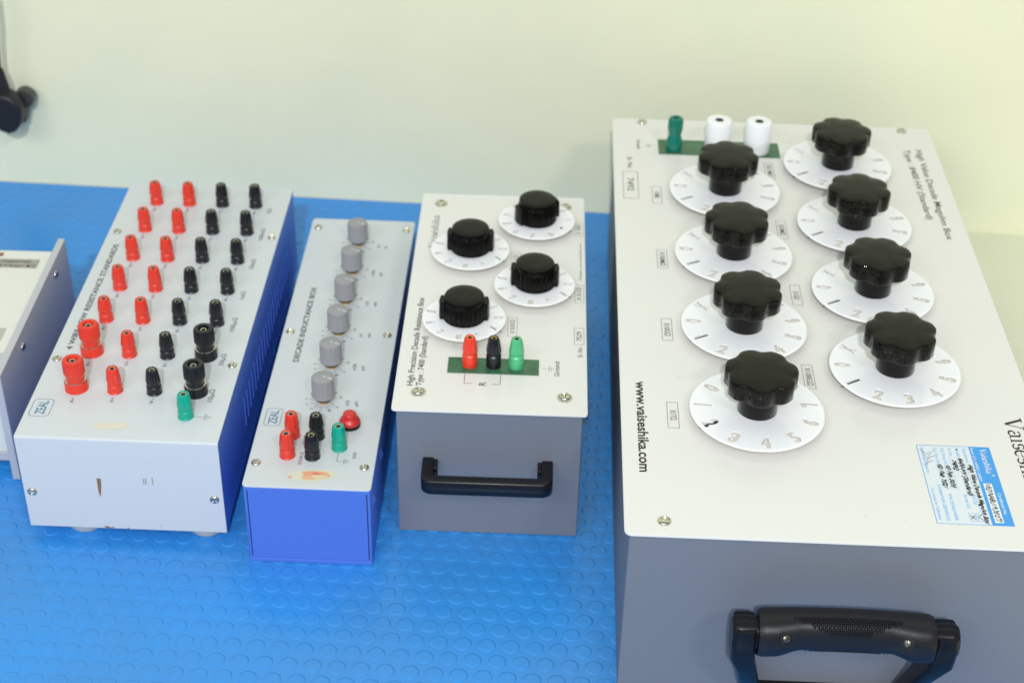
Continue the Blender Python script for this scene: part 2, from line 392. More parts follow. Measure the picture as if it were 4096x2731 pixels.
def dial_mesh(rad, z0, z1, rtext, height, bold, width):
    bm = bmesh.new()
    lathe(bm, [(rad - 1.6, z0), (rad - .3, z0 + .15), (rad, z0 + .45), (rad - .35, z1 - .3), (rad - 1.1, z1)], 128)
    A = fin(bm, 'dial', 40)
    bm = bmesh.new()
    chars = ['0', '1', '2', '3', '4', '5', '6', '7', '8', '9', 'X']
    for i, ch in enumerate(chars):
        a = i * 2 * PI / 11
        me = font_mesh(ch, bold, 0, 0.0, 2)
        xs = [v.co.x for v in me.vertices]; x0, x1 = min(xs), max(xs); wdt = width * (0.42 if ch == '1' else 1)
        rad_d = Vector((math.cos(a), math.sin(a))); tan = Vector((-rad_d.y, rad_d.x))     # tops point at the hub
        tmp = bmesh.new(); vm = []
        for v in me.vertices:
            tx = ((v.co.x - x0) / (x1 - x0) - .5) * wdt; ty = (v.co.y / CAP - .5) * height
            p = rad_d * (rtext - ty) + tan * tx; vm.append(tmp.verts.new((p.x, p.y, z1 + 1)))
        for f in me.polygons:
            try: tmp.faces.new([vm[j] for j in f.vertices])
            except ValueError: pass
        bmesh.ops.remove_doubles(tmp, verts=tmp.verts[:], dist=1e-4)
        ext = bmesh.ops.extrude_face_region(tmp, geom=tmp.faces[:])
        for v in [g for g in ext['geom'] if isinstance(g, bmesh.types.BMVert)]: v.co.z = z0 - 1
        mt = bpy.data.meshes.new('t'); bmesh.ops.recalc_face_normals(tmp, faces=tmp.faces[:]); tmp.to_mesh(mt); tmp.free()
        bm.from_mesh(mt); bpy.data.meshes.remove(mt); bpy.data.meshes.remove(me)
    B = fin(bm, 'digits')
    me = bool_diff(A, B, 'dial'); me.materials.clear(); me.materials.append(M['dial']); return me
DIAL_BIG = dial_mesh(51.8, 7.4, 8.6, 41.5, 11.0, .075, 7.2)
DIAL_SMALL = dial_mesh(36.0, 6.2, 7.2, 29.6, 7.2, .075, 5.2)

def put_dial(parent, me, u, v, z, digit, ang, knob, knob_rot, rin, rout, wd):
    d = bpy.data.objects.new('dial', me); COL.objects.link(d); d.parent = parent; d.location = (u * MM, v * MM, z * MM)
    i = 10 if digit == 'X' else int(digit)
    d.rotation_euler = (0, 0, math.radians(ang) - i * 2 * PI / 11)
    k = bpy.data.objects.new('star_knob' if knob is STAR else 'rotary_knob', knob); COL.objects.link(k); k.parent = parent
    k.location = (u * MM, v * MM, z * MM); k.rotation_euler = (0, 0, math.radians(knob_rot))
    bm = bmesh.new(); a = math.radians(ang); c, s = math.cos(a), math.sin(a)
    pts = [(rin, -wd), (rin, wd), (rout, wd * .35), (rout, -wd * .35)]
    P = [(c * x - s * y, s * x + c * y) for x, y in pts]
    zb = 6.8 if knob is STAR else 5.6
    stack(bm, [[(x, y, zb + .02) for x, y in P], [(x, y, zb + .4) for x, y in P]])
    obj('index_pointer', bm, M['ink'], parent, (u, v, z))
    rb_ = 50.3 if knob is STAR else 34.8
    bm = bmesh.new(); lathe(bm, [(rb_ - 16, 0), (rb_ - 16, zb - 1.2), (rb_ - .4, zb - 1.1), (rb_, zb - .7), (rb_ - .2, zb)], 96); obj('dial_shade_disc', bm, M['panelshade'], parent, (u, v, z), 40)  # added disc, its tan gives the cut digits their shaded panel tone
z1s = {True: 6.7, False: 5.5}

# ================================================================== 1. cream and grey case at the left edge
T = thing('instrument_case', 'cream topped instrument case with grey side cheek, cut off by the left edge', 'instrument case', -0.4853, 1.0485, 0.0535)
bm = bmesh.new(); abox(bm, -6.6, 0, 0, 221, 0.1, 111.5, 0.7); obj('side_cheek', bm, M['alu'], T)
bm = bmesh.new(); abox(bm, -420, -6.6, 15, 202, 19, 106.5, 0.8); obj('housing', bm, M['casewhite'], T)
bm = bmesh.new(); abox(bm, -420, -6.7, 13.5, 38.4, 106.6, 108.4, 0.5); obj('front_trim', bm, M['alu'], T)
bm = bmesh.new(); abox(bm, -420, -6.7, 13, 200, 10.5, 18.9, 0.5); obj('bottom_rail', bm, M['alu'], T)
bm = bmesh.new(); abox(bm, -420, -6.7, 38.6, 202.5, 106.6, 108.2, 0.3); obj('top_cover', bm, M['casewhite'], T)
for x in (-60, -380):
    for y in (40, 180):
        bm = bmesh.new(); lathe(bm, [(12, .1), (13, 10.4)], 24); obj('rubber_foot', bm, M['rubber'], T, (x, y, 0), 40)
for v, z in ((177.9, 99), (62.4, 98)): put_screw(T, 0, v, z, normal='right')
bm = bmesh.new(); abox(bm, -58, -15.3, 172.5, 187.5, 108.25, 108.45)
lb = obj('rating_label', bm, M['label'], T)
bm = bmesh.new()
add_text(bm, 'CAUTION RISK OF SHOCK', (-52, 181.5), (-22, 181.5), 2.4, (0, 1), 108.6)
add_text(bm, 'SEE MANUAL', (-46, 175), (-28, 175), 2.2, (0, 1), 108.6)
for x in (-50, -23.5): bm.faces.new([bm.verts.new((x + a, 174 + b, 108.6)) for a, b in ((-1.6, 0), (1.6, 0), (0, 5.5))])
obj('label_print', bm, M['ink'], lb)
bm = bmesh.new(); abox(bm, -60, -15.5, 56, 75, 108.25, 108.45); obj('blank_label', bm, M['label2'], T)
bm = bmesh.new(); abox(bm, -70, -51.5, 192, 198, 108.25, 108.5); obj('small_sticker', bm, M['rust'], T)

# ================================================================== 2. four wire resistance standards
T = thing('resistance_standard', 'pale grey box with rows of red and black binding posts and dark blue sides', 'resistance standard', -0.4518, 0.9784, 0.0353)
W1, L1_, H1 = 163.5, 411.1, 105.7
bm = bmesh.new(); abox(bm, .4, W1 - .4, 1.4, L1_, 12.4, H1 - 1.3, .5); BODY1 = obj('housing', bm, M['bluebox'], T)
# folded sheet: top and front in one
bm = bmesh.new(); prof = []
rb = 2.2
prof += [(L1_ + .5, H1), (rb, H1)] + [(rb - rb * math.sin(a), H1 - rb + rb * math.cos(a)) for a in [math.radians(q) for q in (15, 30, 45, 60, 75, 90)]] + [(0, 12)]
prof += [(1.3, 12), (1.3, H1 - rb)] + [(rb - (rb - 1.3) * math.cos(a), H1 - rb + (rb - 1.3) * math.sin(a)) for a in [math.radians(q) for q in (30, 60, 90)]] + [(L1_ + .5, H1 - 1.3)]
stack(bm, [[(0, y, z) for y, z in prof], [(W1, y, z) for y, z in prof]])
COVER = obj('folded_cover', bm, M['bluewhite'], T, None, 35)
for u, v in ((8.2, 317), (157.1, 316), (6.4, 106.5), (156.6, 106)): put_screw(T, u, v, H1)
for u, z in ((6.6, 49), (156.2, 47.6)): put_screw(T, u, 0, z, normal='front')
for u, v in ((41, 20), (143, 20), (41, 390), (143, 390)):
    bm = bmesh.new(); lathe(bm, [(13, .1), (15.5, 3), (15.8, 12.3)], 32); obj('rubber_foot', bm, M['foot'], T, (u, v, 0), 40)
cols = (33.8, 66.3, 99.0, 132.0)
for k in range(7):
    v = 65.2 + 51.6 * k
    for j, u in enumerate(cols):
        big = k < 2 and j in (0, 3)
        put_post(T, 'big' if big else 'small', 'red' if j < 2 else 'blackpost', u + (1.6 if big and j == 3 and k == 0 else 0), v + (1.5 if big else 0), H1)
put_post(T, 'small', 'green', 131.4, 34.0, H1)
zt = H1 + .15
bm = bmesh.new()
add_text(bm, '4 WIRE LOW RESISTANCE STANDARDS', (15.2, 121), (15.2, 294), 4.9, (-1, 0), zt, bold=.022)
obj('printed_title', bm, M['inkgrey'], COVER)
bm = bmesh.new()
for k in range(7):
    v = 65.2 + 51.6 * k
    for j, (u, s) in enumerate(zip(cols, ('A+', 'V+', 'V-', 'A-'))):
        bm = bmesh.new(); add_text(bm, s, (u + 2.0, v - 16.6 - (2.5 if k < 2 and j in (0, 3) else 0)), (u + 2.0, v - 9.6 - (2.5 if k < 2 and j in (0, 3) else 0)), 3.2, (-1, 0), zt); obj('terminal_mark', bm, M['inkgrey'], COVER)
vals = ('10\u00b5\u03a9', '50\u00b5\u03a9', '100\u00b5\u03a9', '1m\u03a9', '10m\u03a9', '100m\u03a9', '1\u03a9')
for k, s in enumerate(vals):
    v = 54.5 + 51.2 * k; bm = bmesh.new(); add_text(bm, s, (148.6, v), (148.6, v + 4.3 * len(s)), 4.0, (-1, 0), zt); obj('value_mark', bm, M['inkgrey'], COVER)
bm = bmesh.new(); seg(bm, (137.5, 33.6), (147, 33.6), .35, zt)
for i, h in enumerate((8, 6, 3.6, 1.4)): seg(bm, (147 + 1.7 * i, 33.6 - h / 2), (147 + 1.7 * i, 33.6 + h / 2), .4, zt)
obj('ground_symbol', bm, M['inkgrey'], COVER)
bm = bmesh.new(); frame_rect(bm, 3.8, 20.2, 27.2, 50, .5, zt, 3.2)
add_text(bm, 'ZEAL', (15.9, 29.8), (15.9, 47.6), 7.6, (-1, 0), zt, bold=.012)
obj('maker_mark', bm, M['inkblue'], COVER)
bm = bmesh.new()
P = [(74 + (14.5 + 1.3 * math.sin(3 * a)) * math.cos(a), 17.3 + (5.0 + .5 * math.sin(2 * a + 1)) * math.sin(a) + .7 * math.cos(a), zt) for a in [2 * PI * k / 40 for k in range(40)]]
bm.faces.new(ring(bm, P)); obj('residue_stain', bm, M['stain'], COVER)
bm = bmesh.new()
def chip(pts): bm.faces.new([bm.verts.new((x, -.12, z)) for x, z in pts])
chip([(61.6, 65.6), (65.0, 65.2), (64.6, 58), (63.4, 50), (62.2, 45), (61.3, 52)])
chip([(99.3, 67), (99.9, 67), (100.2, 61), (99.6, 61)]); chip([(101.2, 67), (101.8, 67), (101.9, 61), (101.3, 61)]); chip([(106.7, 68), (107.3, 68), (107.6, 60.6), (107.0, 60.6)])
chip([(61, 13.4), (64, 14.6), (66.5, 12.9), (70, 13.8), (69, 12.3), (63, 12.2)]); chip([(80.5, 13.2), (82.4, 13.0), (82, 12.2), (80.8, 12.2)]); chip([(108.6, 17.6), (109.1, 17.5), (109.0, 15.8), (108.6, 15.8)])
chip([(81, 87), (81.5, 87), (81.5, 86.4), (81, 86.4)]); chip([(104, 83), (104.6, 82.9), (104.6, 82.3), (104, 82.4)]); chip([(22, 17), (22.4, 17), (22.4, 16.5), (22, 16.5)]); chip([(4, 99.6), (5, 99.3), (5, 98.9), (4, 99.1)])
obj('paint_chips', bm, M['rust'], COVER)
# louvred slots on the right side
for i in range(20):
    v = 108 + i * 13.2
    bm = bmesh.new()
    rs = []
    for t in range(7):
        a = PI * t / 6 - PI / 2
        rs.append([(W1 - .45 + .9 * math.cos(a), v + .9 * math.sin(a) + e, z) for (z, e) in ((41, 0), (42, 0), (69, 0), (70, 0))])
    for a_, b_ in zip(rs, rs[1:]):
        A_ = ring(bm, a_); B_ = ring(bm, b_)
        for q in range(3): bm.faces.new((A_[q], A_[q + 1], B_[q + 1], B_[q]))
    bmesh.ops.remove_doubles(bm, verts=bm.verts[:], dist=1e-4)
    obj('vent_rib', bm, M['bluebox'], BODY1, None, 60)

# ================================================================== 3. decade inductance box
T = thing('inductance_box', 'narrow pale panel box with six grey knobs in a line and bright blue casing', 'inductance box', -0.2670, 0.9652, 0.0345)
W2, L2_, H2 = 103.0, 417.8, 80.3
bm = bmesh.new(); abox(bm, .8, W2 - .8, .8, L2_ - .8, .2, H2 - 1.6, 1.0)
A = fin(bm, 'housing', 40)
for x0 in (3.2, W2 - 3.9):
    bm = bmesh.new(); abox(bm, x0, x0 + .8, -2, 2.4, 5, 75); A = bool_diff(A, fin(bm, 'c'), 'housing')
A.materials.clear(); A.materials.append(M['bluebox']); BODY2 = link('housing', A, None, T)
bm = bmesh.new(); abox(bm, 1.2, W2 - 1.2, -.5, 1.2, .3, 3.6, .5); obj('bottom_hem', bm, M['bluebox'], BODY2)
for x0 in (3.15, W2 - 3.95):
    bm = bmesh.new(); abox(bm, x0, x0 + .9, 1.2, 2.2, 5.1, 74.9); obj('panel_seam', bm, M['dark'], BODY2)
for v in (15, 74):
    bm = bmesh.new()
    bm2 = [(W2 - .85, v - 4, 62), (W2 - .85, v + 4, 62), (W2 - .85, v, 50), (W2 + 1.9, v, 58)]
    vs = ring(bm, bm2)
    for f in ((0, 1, 3), (1, 2, 3), (2, 0, 3), (0, 2, 1)): bm.faces.new([vs[i] for i in f])
    obj('side_wedge', bm, M['bluebox'], BODY2)  # small blue wedge standing out from the right side
bm = bmesh.new(); plate(bm, 0, W2, 0, L2_, H2 - 1.5, H2, 3.5); PLATE2 = obj('face_plate', bm, M['bluewhite'], T, None, 40)
for u, v in ((7.6, 400), (95.6, 400), (6.8, 216), (94.8, 215.4), (6.8, 28.6), (94.8, 27.4)): put_screw(T, u, v, H2)
# knobs
bm = bmesh.new()
lathe(bm, [(9.3, 6.0), (10.0, 6.5), (10.0, 8.0), (9.8, 9.0), (9.6, 23.6), (9.2, 24.9), (8.2, 25.5), (3.5, 25.95), (1, 26)], 144,
      flute=lambda a, i: 1 - .06 * (max(0, math.cos(a * 12)) ** 6) if 3 <= i <= 4 else 1.0)
K0 = obj('rotary_knob', bm, M['knobgrey'], T, (50.5, 115, H2), 40, math.radians(-20))
bm = bmesh.new()
q = ring(bm, [(.3, -.35, 26.12), (8.2, -.35, 25.62), (9.2, -.35, 25.02), (9.2, .35, 25.02), (8.2, .35, 25.62), (.3, .35, 26.12)])
bm.faces.new((q[0], q[1], q[4], q[5])); bm.faces.new((q[1], q[2], q[3], q[4])); obj('pointer_line', bm, M['whiteprint'], K0)
bm = bmesh.new(); lathe(bm, [(7.6, 3.4), (7.6, 6.1)], 32); obj('knob_underside', bm, M['dark'], K0)
N0 = bmesh.new(); lathe(N0, [(5.8, 0), (5.8, 2.2), (5.2, 2.6)], 6); lathe(N0, [(3.6, 2.6), (3.6, 5.2)], 24); N0 = obj('shaft_nut', N0, M['brass'], T, (50.5, 115, H2))
for k in range(1, 6):
    copy_tree(K0, T, (50.5, 115 + 51.2 * k, H2), math.radians(-20 if k < 5 else -28))
    n = N0.copy(); COL.objects.link(n); n.location = (.0505, (115 + 51.2 * k) * MM, H2 * MM)
for (u, v, c) in ((30.7, 40, 'red'), (30.9, 66, 'red'), (51.2, 39.4, 'blackpost'), (51.4, 65.4, 'blackpost'), (71.6, 52, 'green')):
    put_post(T, 'small', c, u, v, H2)
bm = bmesh.new(); lathe(bm, [(8.9, 0), (8.9, 3.0), (8.2, 3.6)], 40); BTN = obj('push_button', bm, M['black'], T, (76.6, 83, H2), 40)
bm = bmesh.new(); lathe(bm, [(8.7, 3.0), (8.7, 4.6), (7.8, 6.4), (6.0, 7.6), (5.6, 8.6), (5.5, 11.6), (4.9, 12.6), (3.5, 12.9)], 40); obj('button_cap', bm, M['redplastic'], BTN, None, 50)
zt = H2 + .15
bm = bmesh.new(); add_text(bm, 'DECADE INDUCTANCE BOX', (20.6, 170), (20.6, 291), 4.8, (-1, 0), zt, bold=.022); obj('printed_title', bm, M['inkgrey'], PLATE2)
bm = bmesh.new()
units = (('x10', '\u00b5H'), ('x100', '\u00b5H'), ('x1', 'mH'), ('x10', 'mH'), ('x100', 'mH'), ('x1', 'H'))
for k in range(6):
    cx, cy = 50.5, 115 + 51.2 * k; bm = bmesh.new()
    for n in range(11):
        a = math.radians(-34 - 30.5 * n); c, s = math.cos(a), math.sin(a)
        seg(bm, (cx + 9.2 * c, cy + 9.2 * s), (cx + 12.2 * c, cy + 12.2 * s), .32, zt)
        px, py = cx + 15 * c, cy + 15 * s; t = str(n); ln = 1.5 * len(t)
        add_text(bm, t, (px + 1.1, py - ln / 2 - .1), (px + 1.1, py + ln / 2 + .1), 2.3, (-1, 0), zt)
    obj('printed_scale', bm, M['inkgrey'], PLATE2); bm = bmesh.new()
    a_, b_ = units[k]
    add_text(bm, a_, (72.4, cy - 6), (72.4, cy - 6 + 2.5 * len(a_)), 3.2, (-1, 0), zt)
    add_text(bm, b_, (80.0, cy - 6), (80.0, cy - 6 + 3.2 * len(b_)), 3.2, (-1, 0), zt); obj('range_mark', bm, M['inkgrey'], PLATE2)
bm = bmesh.new(); add_text(bm, 'SOURCE', (43.4, 28.5), (43.4, 44.5), 2.7, (-1, 0), zt); obj('terminal_mark', bm, M['inkgrey'], PLATE2)
bm = bmesh.new(); add_text(bm, 'SENSE', (43.4, 54.5), (43.4, 67.5), 2.7, (-1, 0), zt); obj('terminal_mark', bm, M['inkgrey'], PLATE2)
bm = bmesh.new(); add_text(bm, 'GND', (86.4, 38.6), (86.4, 47), 2.5, (-1, 0), zt); obj('terminal_mark', bm, M['inkgrey'], PLATE2)
bm = bmesh.new(); seg(bm, (71.6, 46), (71.6, 34.6), .35, zt); seg(bm, (71.6, 34.6), (77.5, 34.6), .35, zt)
for i, h in enumerate((7.4, 5.4, 3.2, 1.2)): seg(bm, (77.5 + 1.4 * i, 34.6 - h / 2), (77.5 + 1.4 * i, 34.6 + h / 2), .36, zt)
obj('ground_symbol', bm, M['inkgrey'], PLATE2)
bm = bmesh.new(); frame_rect(bm, 4.6, 18.0, 78, 101.5, .45, zt, 2.6)
add_text(bm, 'ZEAL', (14.9, 80.5), (14.9, 99), 7.0, (-1, 0), zt, bold=.012); obj('maker_mark', bm, M['inkblue'], PLATE2)
def blob(cx, cy, rx, ry, z, ph, am=.12, n=48): return [(cx + rx * (1 + am * math.sin(3 * a + ph) + am * .5 * math.sin(7 * a + 2 * ph)) * math.cos(a), cy + ry * (1 + am * math.sin(2 * a + ph)) * math.sin(a) + .06 * rx * math.cos(a), z) for a in [2 * PI * k / n for k in range(n)]]
bm = bmesh.new(); bm.faces.new(ring(bm, blob(54, 15.8, 19.5, 7.6, zt, 0.3, .05))); PS = obj('sticker_residue', bm, M['pale'], PLATE2)
bm = bmesh.new(); bm.faces.new(ring(bm, blob(55.5, 15.6, 11.5, 6.4, zt + .08, 1.5, .16))); bm.faces.new(ring(bm, blob(36.6, 12.6, 1.6, 1.5, zt + .08, 1)))
obj('orange_residue', bm, M['redstain'], PS)
bm = bmesh.new(); bm.faces.new(ring(bm, blob(57.5, 18.0, 5.0, 2.4, zt + .16, 2.2, .3))); bm.faces.new(ring(bm, blob(50.5, 15.6, 2.6, .9, zt + .16, .8, .3)))
obj('red_residue', bm, M['redstain2'], PS)
bm = bmesh.new(); poly(bm, [(79, 12.3), (80.6, 12.0), (81.6, 12.5), (82.4, 11.8)], .3, zt); obj('scratch', bm, M['redstain'], PLATE2)

# ================================================================== 4. precision decade resistance box
T = thing('resistance_box', 'cream topped grey box with four black knobs on white dials and a black front handle', 'resistance box', -0.1523, 1.0104, 0.0412)
W3, L3_, H3 = 157.0, 347.9, 130.2
bm = bmesh.new(); abox(bm, 3.8, W3 - 3.8, 3.0, L3_ - 3.0, .2, H3 - 1.6, .8); BODY3 = obj('housing', bm, M['greybox'], T)
bm = bmesh.new(); plate(bm, 0, W3, 0, L3_, H3 - 1.6, H3, 3.2); PLATE3 = obj('face_plate', bm, M['cream'], T, None, 40)
for u, v in ((20, 24), (138.4, 22.6), (18.8, 328), (138.4, 328)): put_screw(T, u, v, H3, SCREW_BIG, washer=True)
bm = bmesh.new(); abox(bm, 41.6, 117, 52, 73.4, H3 + .05, H3 + 1.0, .2); obj('terminal_strip', bm, M['strip'], T)
for u, c, i in ((59.7, 'orange', 'gold'), (79.4, 'blackpost', 'gold'), (98.1, 'mint', 'steel')): put_post(T, 'tall', c, u, 63.2, H3 + 1, i)
for u, v, d, a, kr in ((51.8, 124.3, 'X', -30.5, 0), (111.2, 180.8, 'X', -30.5, 0), (51.6, 236.6, 'X', -30.5, 0), (111.4, 292.6, '9', -30.5, 30)):
    put_dial(T, DIAL_SMALL, u, v, H3, d, a, LUG, kr, 25.5, 36.6, 1.6)
zt = H3 + .15
bm = bmesh.new()
add_text(bm, 'High Precision Decade Resistance Box', (14.7, 32.7), (14.7, 163), 5.0, (-1, 0), zt, bold=.014)
add_text(bm, 'Type : 7400 (Standard)', (22.0, 33), (22.0, 103.5), 4.8, (-1, 0), zt, bold=.014)
obj('printed_title', bm, M['inkgrey'], PLATE3)
bm = bmesh.new(); serif_word(bm, "Vaise'shika", (18.8, 247), (18.8, 306), 6.6, (-1, 0), zt); obj('maker_mark', bm, M['ink'], PLATE3)
bm = bmesh.new()
for x0, x1, y0, y1, s in ((89.5, 97.5, 107.6, 136.6, 'X 0.01\u03a9'), (147.3, 155, 162.3, 191.5, 'X 0.1\u03a9'), (89.5, 97.5, 215, 243, 'X 1\u03a9'), (147.6, 155.2, 275, 299.5, 'X 10\u03a9')):
    bm = bmesh.new(); frame_rect(bm, x0, x1, y0, y1, .3, zt); m = (y1 - y0) * .14; add_text(bm, s, (x1 - 2.2, y0 + m), (x1 - 2.2, y1 - m), 3.8, (-1, 0), zt); obj('range_mark', bm, M['inkgrey'], PLATE3)
bm = bmesh.new(); frame_rect(bm, 146.5, 154.7, 98.6, 123.3, .35, zt); add_text(bm, '7529', (152.7, 104), (152.7, 118), 4.2, (-1, 0), zt)
add_text(bm, 'Sr. No.', (153.0, 80), (153.0, 95.5), 3.6, (-1, 0), zt); obj('serial_number', bm, M['inkgrey'], PLATE3)
bm = bmesh.new(); add_text(bm, 'Website : www.vaiseshika.com', (153.4, 199), (153.4, 262), 2.0, (-1, 0), zt, bold=0.0); obj('web_address', bm, M['inkgrey'], PLATE3); bm = bmesh.new()
add_text(bm, 'Ground', (134.0, 52), (134.0, 72.8), 4.2, (-1, 0), zt)
seg(bm, (119.3, 62), (127, 62), .3, zt)
for i, h in enumerate((9, 7, 4.4)): seg(bm, (125.6 + 1.9 * i, 62 - h / 2), (125.6 + 1.9 * i, 62 + h / 2), .3, zt)
obj('ground_symbol', bm, M['inkgrey'], PLATE3); bm = bmesh.new()
add_text(bm, 'R', (74.2, 35.8), (74.2, 40.8), 5.8, (-1, 0), zt)
for a, b in (((56.3, 51.4), (56.3, 38.3)), ((56.3, 38.3), (63, 38.3)), ((85.7, 51.4), (85.7, 38.1)), ((85.7, 38.1), (79, 38.1))): seg(bm, a, b, .45, zt)
obj('terminal_mark', bm, M['inkgrey'], PLATE3)
# square bail handle on the front: legs and grip in one swept bar
bm = bmesh.new()
FV = 3.0; x0, x1, top_, dep = 24.5, 131.0, 83.0, 31.0
def bar_section(path, wz):
    rs = []
    for i, (x, y, dx, dy, hw) in enumerate(path): rs.append([(x + dx * hw, y + dy * hw, wz[0] + 1), (x + dx * (hw - 1), y + dy * (hw - 1), wz[0]), (x - dx * (hw - 1), y - dy * (hw - 1), wz[0]), (x - dx * hw, y - dy * hw, wz[0] + 1),
                 (x - dx * hw, y - dy * hw, wz[1] - 1), (x - dx * (hw - 1), y - dy * (hw - 1), wz[1]), (x + dx * (hw - 1), y + dy * (hw - 1), wz[1]), (x + dx * hw, y + dy * hw, wz[1] - 1)])
    stack(bm, rs)
path = [(x0 + 4.6, FV, -1, 0, 4.6), (x0 + 4.6, FV - dep + 9, -1, 0, 4.6)]
for q in (15, 30, 45, 60, 75): a = math.radians(q); path.append((x0 + 8.8 - 4.2 * math.cos(a), FV - dep + 9 - 4.6 * math.sin(a), -math.cos(a), -math.sin(a), 4.6))
path += [(x0 + 10, FV - dep + 4.4, 0, -1, 4.6), (x1 - 10, FV - dep + 4.4, 0, -1, 4.6)]
for q in (75, 60, 45, 30, 15): a = math.radians(q); path.append((x1 - 8.8 + 4.2 * math.cos(a), FV - dep + 9 - 4.6 * math.sin(a), math.cos(a), -math.sin(a), 4.6))
path += [(x1 - 4.6, FV - dep + 9, 1, 0, 4.6), (x1 - 4.6, FV, 1, 0, 4.6)]
bar_section(path, (66.5, 80.5))
abox(bm, x0 + 9, x0 + 12.6, FV - 12, FV, 68, 79, .6); abox(bm, x1 - 12.6, x1 - 9, FV - 12, FV, 68, 79, .6)
obj('handle', bm, M['satin'], T, None, 50)

# ================================================================== 5. high value megohm box
T = thing('megohm_box', 'largest grey box, cream top with eight black star knobs and a padded front handle', 'megohm box', 0.0341, 0.8478, 0.0327)
W4, L4_, H4 = 322.1, 636.0, 158.1
bm = bmesh.new(); abox(bm, 3.7, W4 - 3.7, 3.4, L4_ - 3.4, .2, H4 - 1.8, 1.2); BODY4 = obj('housing', bm, M['greybox'], T)
bm = bmesh.new(); plate(bm, 0, W4, 0, L4_, H4 - 1.8, H4, 5.5, .5); PLATE4 = obj('face_plate', bm, M['cream'], T, None, 40)
for u, v in ((28.4, 14.8), (30.5, 628), (293.7, 628), (293.7, 14.8), (28.4, 322), (300.5, 322)):
    if v != 322: put_screw(T, u, v, H4, SCREW_BIG, washer=False)
bm = bmesh.new(); abox(bm, 45, 164.5, 561, 590.5, H4 + .05, H4 + 1.2, .3); obj('terminal_strip', bm, M['strip'], T)
put_post(T, 'dumbbell', 'teal', 60, 571.5, H4 + 1.2)
for i, u in enumerate((102.6, 141.7)):
    bm = bmesh.new(); lathe(bm, [(11.9, 11.4), (12.7, 12.0), (12.7, 30.0), (11.8, 31.6), (10.2, 32.0), (4.4, 31.9), (3.9, 31.0)], 48)
    p = obj('insulated_terminal', bm, M['ptfe'], T, (u, 574.5, H4 + 1.2), 35)
    bm = bmesh.new(); lathe(bm, [(12.6, 0), (12.7, 10.2), (12.0, 11.2)], 48); obj('terminal_base', bm, M['ptfebase'], p, None, 35)
    bm = bmesh.new(); lathe(bm, [(3.8, 31.2), (3.8, 31.75)], 20); s_ = obj('socket_hole', bm, M['dark'], p)
Lc = [(103.8, 139.8, '2'), (103.2, 254.3, '1'), (103.2, 368.2, '1'), (103.6, 481.5, '1')]
Rc = [(218.6, 201.6, '1'), (217.6, 315.2, '1'), (217.2, 427.0, '1'), (216.2, 538.5, '1')]
for i, (u, v, d) in enumerate(Lc): put_dial(T, DIAL_BIG, u, v, H4, d, -151.5, STAR, (8, 25, 22, 40)[i], 35, 51.6, 1.9)
for i, (u, v, d) in enumerate(Rc): put_dial(T, DIAL_BIG, u, v, H4, d, -149, STAR, (15, 12, 30, 5)[i], 35, 52.4, 1.9)
zt = H4 + .15
def dn(bm, s, u, v0, v1, h, **k): add_text(bm, s, (u, v0), (u, v1), h, (1, 0), zt, **k)
bm = bmesh.new(); dn(bm, 'www.vaiseshika.com', 12.6, 181, 68.8, 7.7, bold=.022); obj('web_address', bm, M['ink'], PLATE4)
bm = bmesh.new(); serif_word(bm, "Vaise'shika", (295.2, 152), (295.2, 56), 13.4, (1, 0), zt); obj('maker_mark', bm, M['ink'], PLATE4)
bm = bmesh.new()
dn(bm, 'High Value Decade Megohm Box', 301.2, 588.5, 416.5, 6.2, bold=.008); dn(bm, 'Type : 8400 HV (Standard)', 289.2, 588, 452, 6.0, bold=.008)
obj('printed_title', bm, M['inkgrey'], PLATE4)
bm = bmesh.new()
for x0, x1, y0, y1, s in ((35.8, 44.3, 122.8, 155, 'X1T\u03a9'), (36, 44.6, 239.5, 271.3, 'X10G\u03a9'), (36.4, 45.2, 351, 381, 'X100M\u03a9'), (35.8, 44.6, 464, 496, 'X1M\u03a9'),
                          (146.3, 154.9, 180, 212, 'X100G\u03a9'), (149.2, 157.8, 299, 330.4, 'X1G\u03a9'), (147.8, 156.4, 408, 439.4, 'X10M\u03a9'), (147, 155.6, 520, 551, 'X0.1M\u03a9')):
    bm = bmesh.new(); frame_rect(bm, x0, x1, y0, y1, .35, zt); m = (y1 - y0) * (.3 if len(s) < 5 else .2 if len(s) < 6 else .12); dn(bm, s, x0 + 2.2, y1 - m, y0 + m, 4.6); obj('range_mark', bm, M['inkgrey'], PLATE4)
bm = bmesh.new(); frame_rect(bm, 8.9, 23, 472, 524, .4, zt); dn(bm, '7492', 12.6, 511, 486, 6.4, bold=.0)
dn(bm, 'Sr. No.', 14.0, 553, 530, 4.6); obj('serial_number', bm, M['inkgrey'], PLATE4); bm = bmesh.new(); dn(bm, 'Ground', 24.0, 590, 571, 3.6)
seg(bm, (41.5, 578), (35.5, 578), .35, zt)
for i, h in enumerate((9, 6, 3)): seg(bm, (36 - 1.5 * i, 578 - h / 2), (36 - 1.5 * i, 578 + h / 2), .35, zt)
obj('ground_symbol', bm, M['inkgrey'], PLATE4)
bm = bmesh.new()
for u, v in ((171.6, 30), (200, 26.4), (83, 307), (46.4, 190), (240, 168)): poly(bm, [(u, v), (u + .7, v - .5)], .35, zt)
obj('dirt_specks', bm, M['rust'], PLATE4)
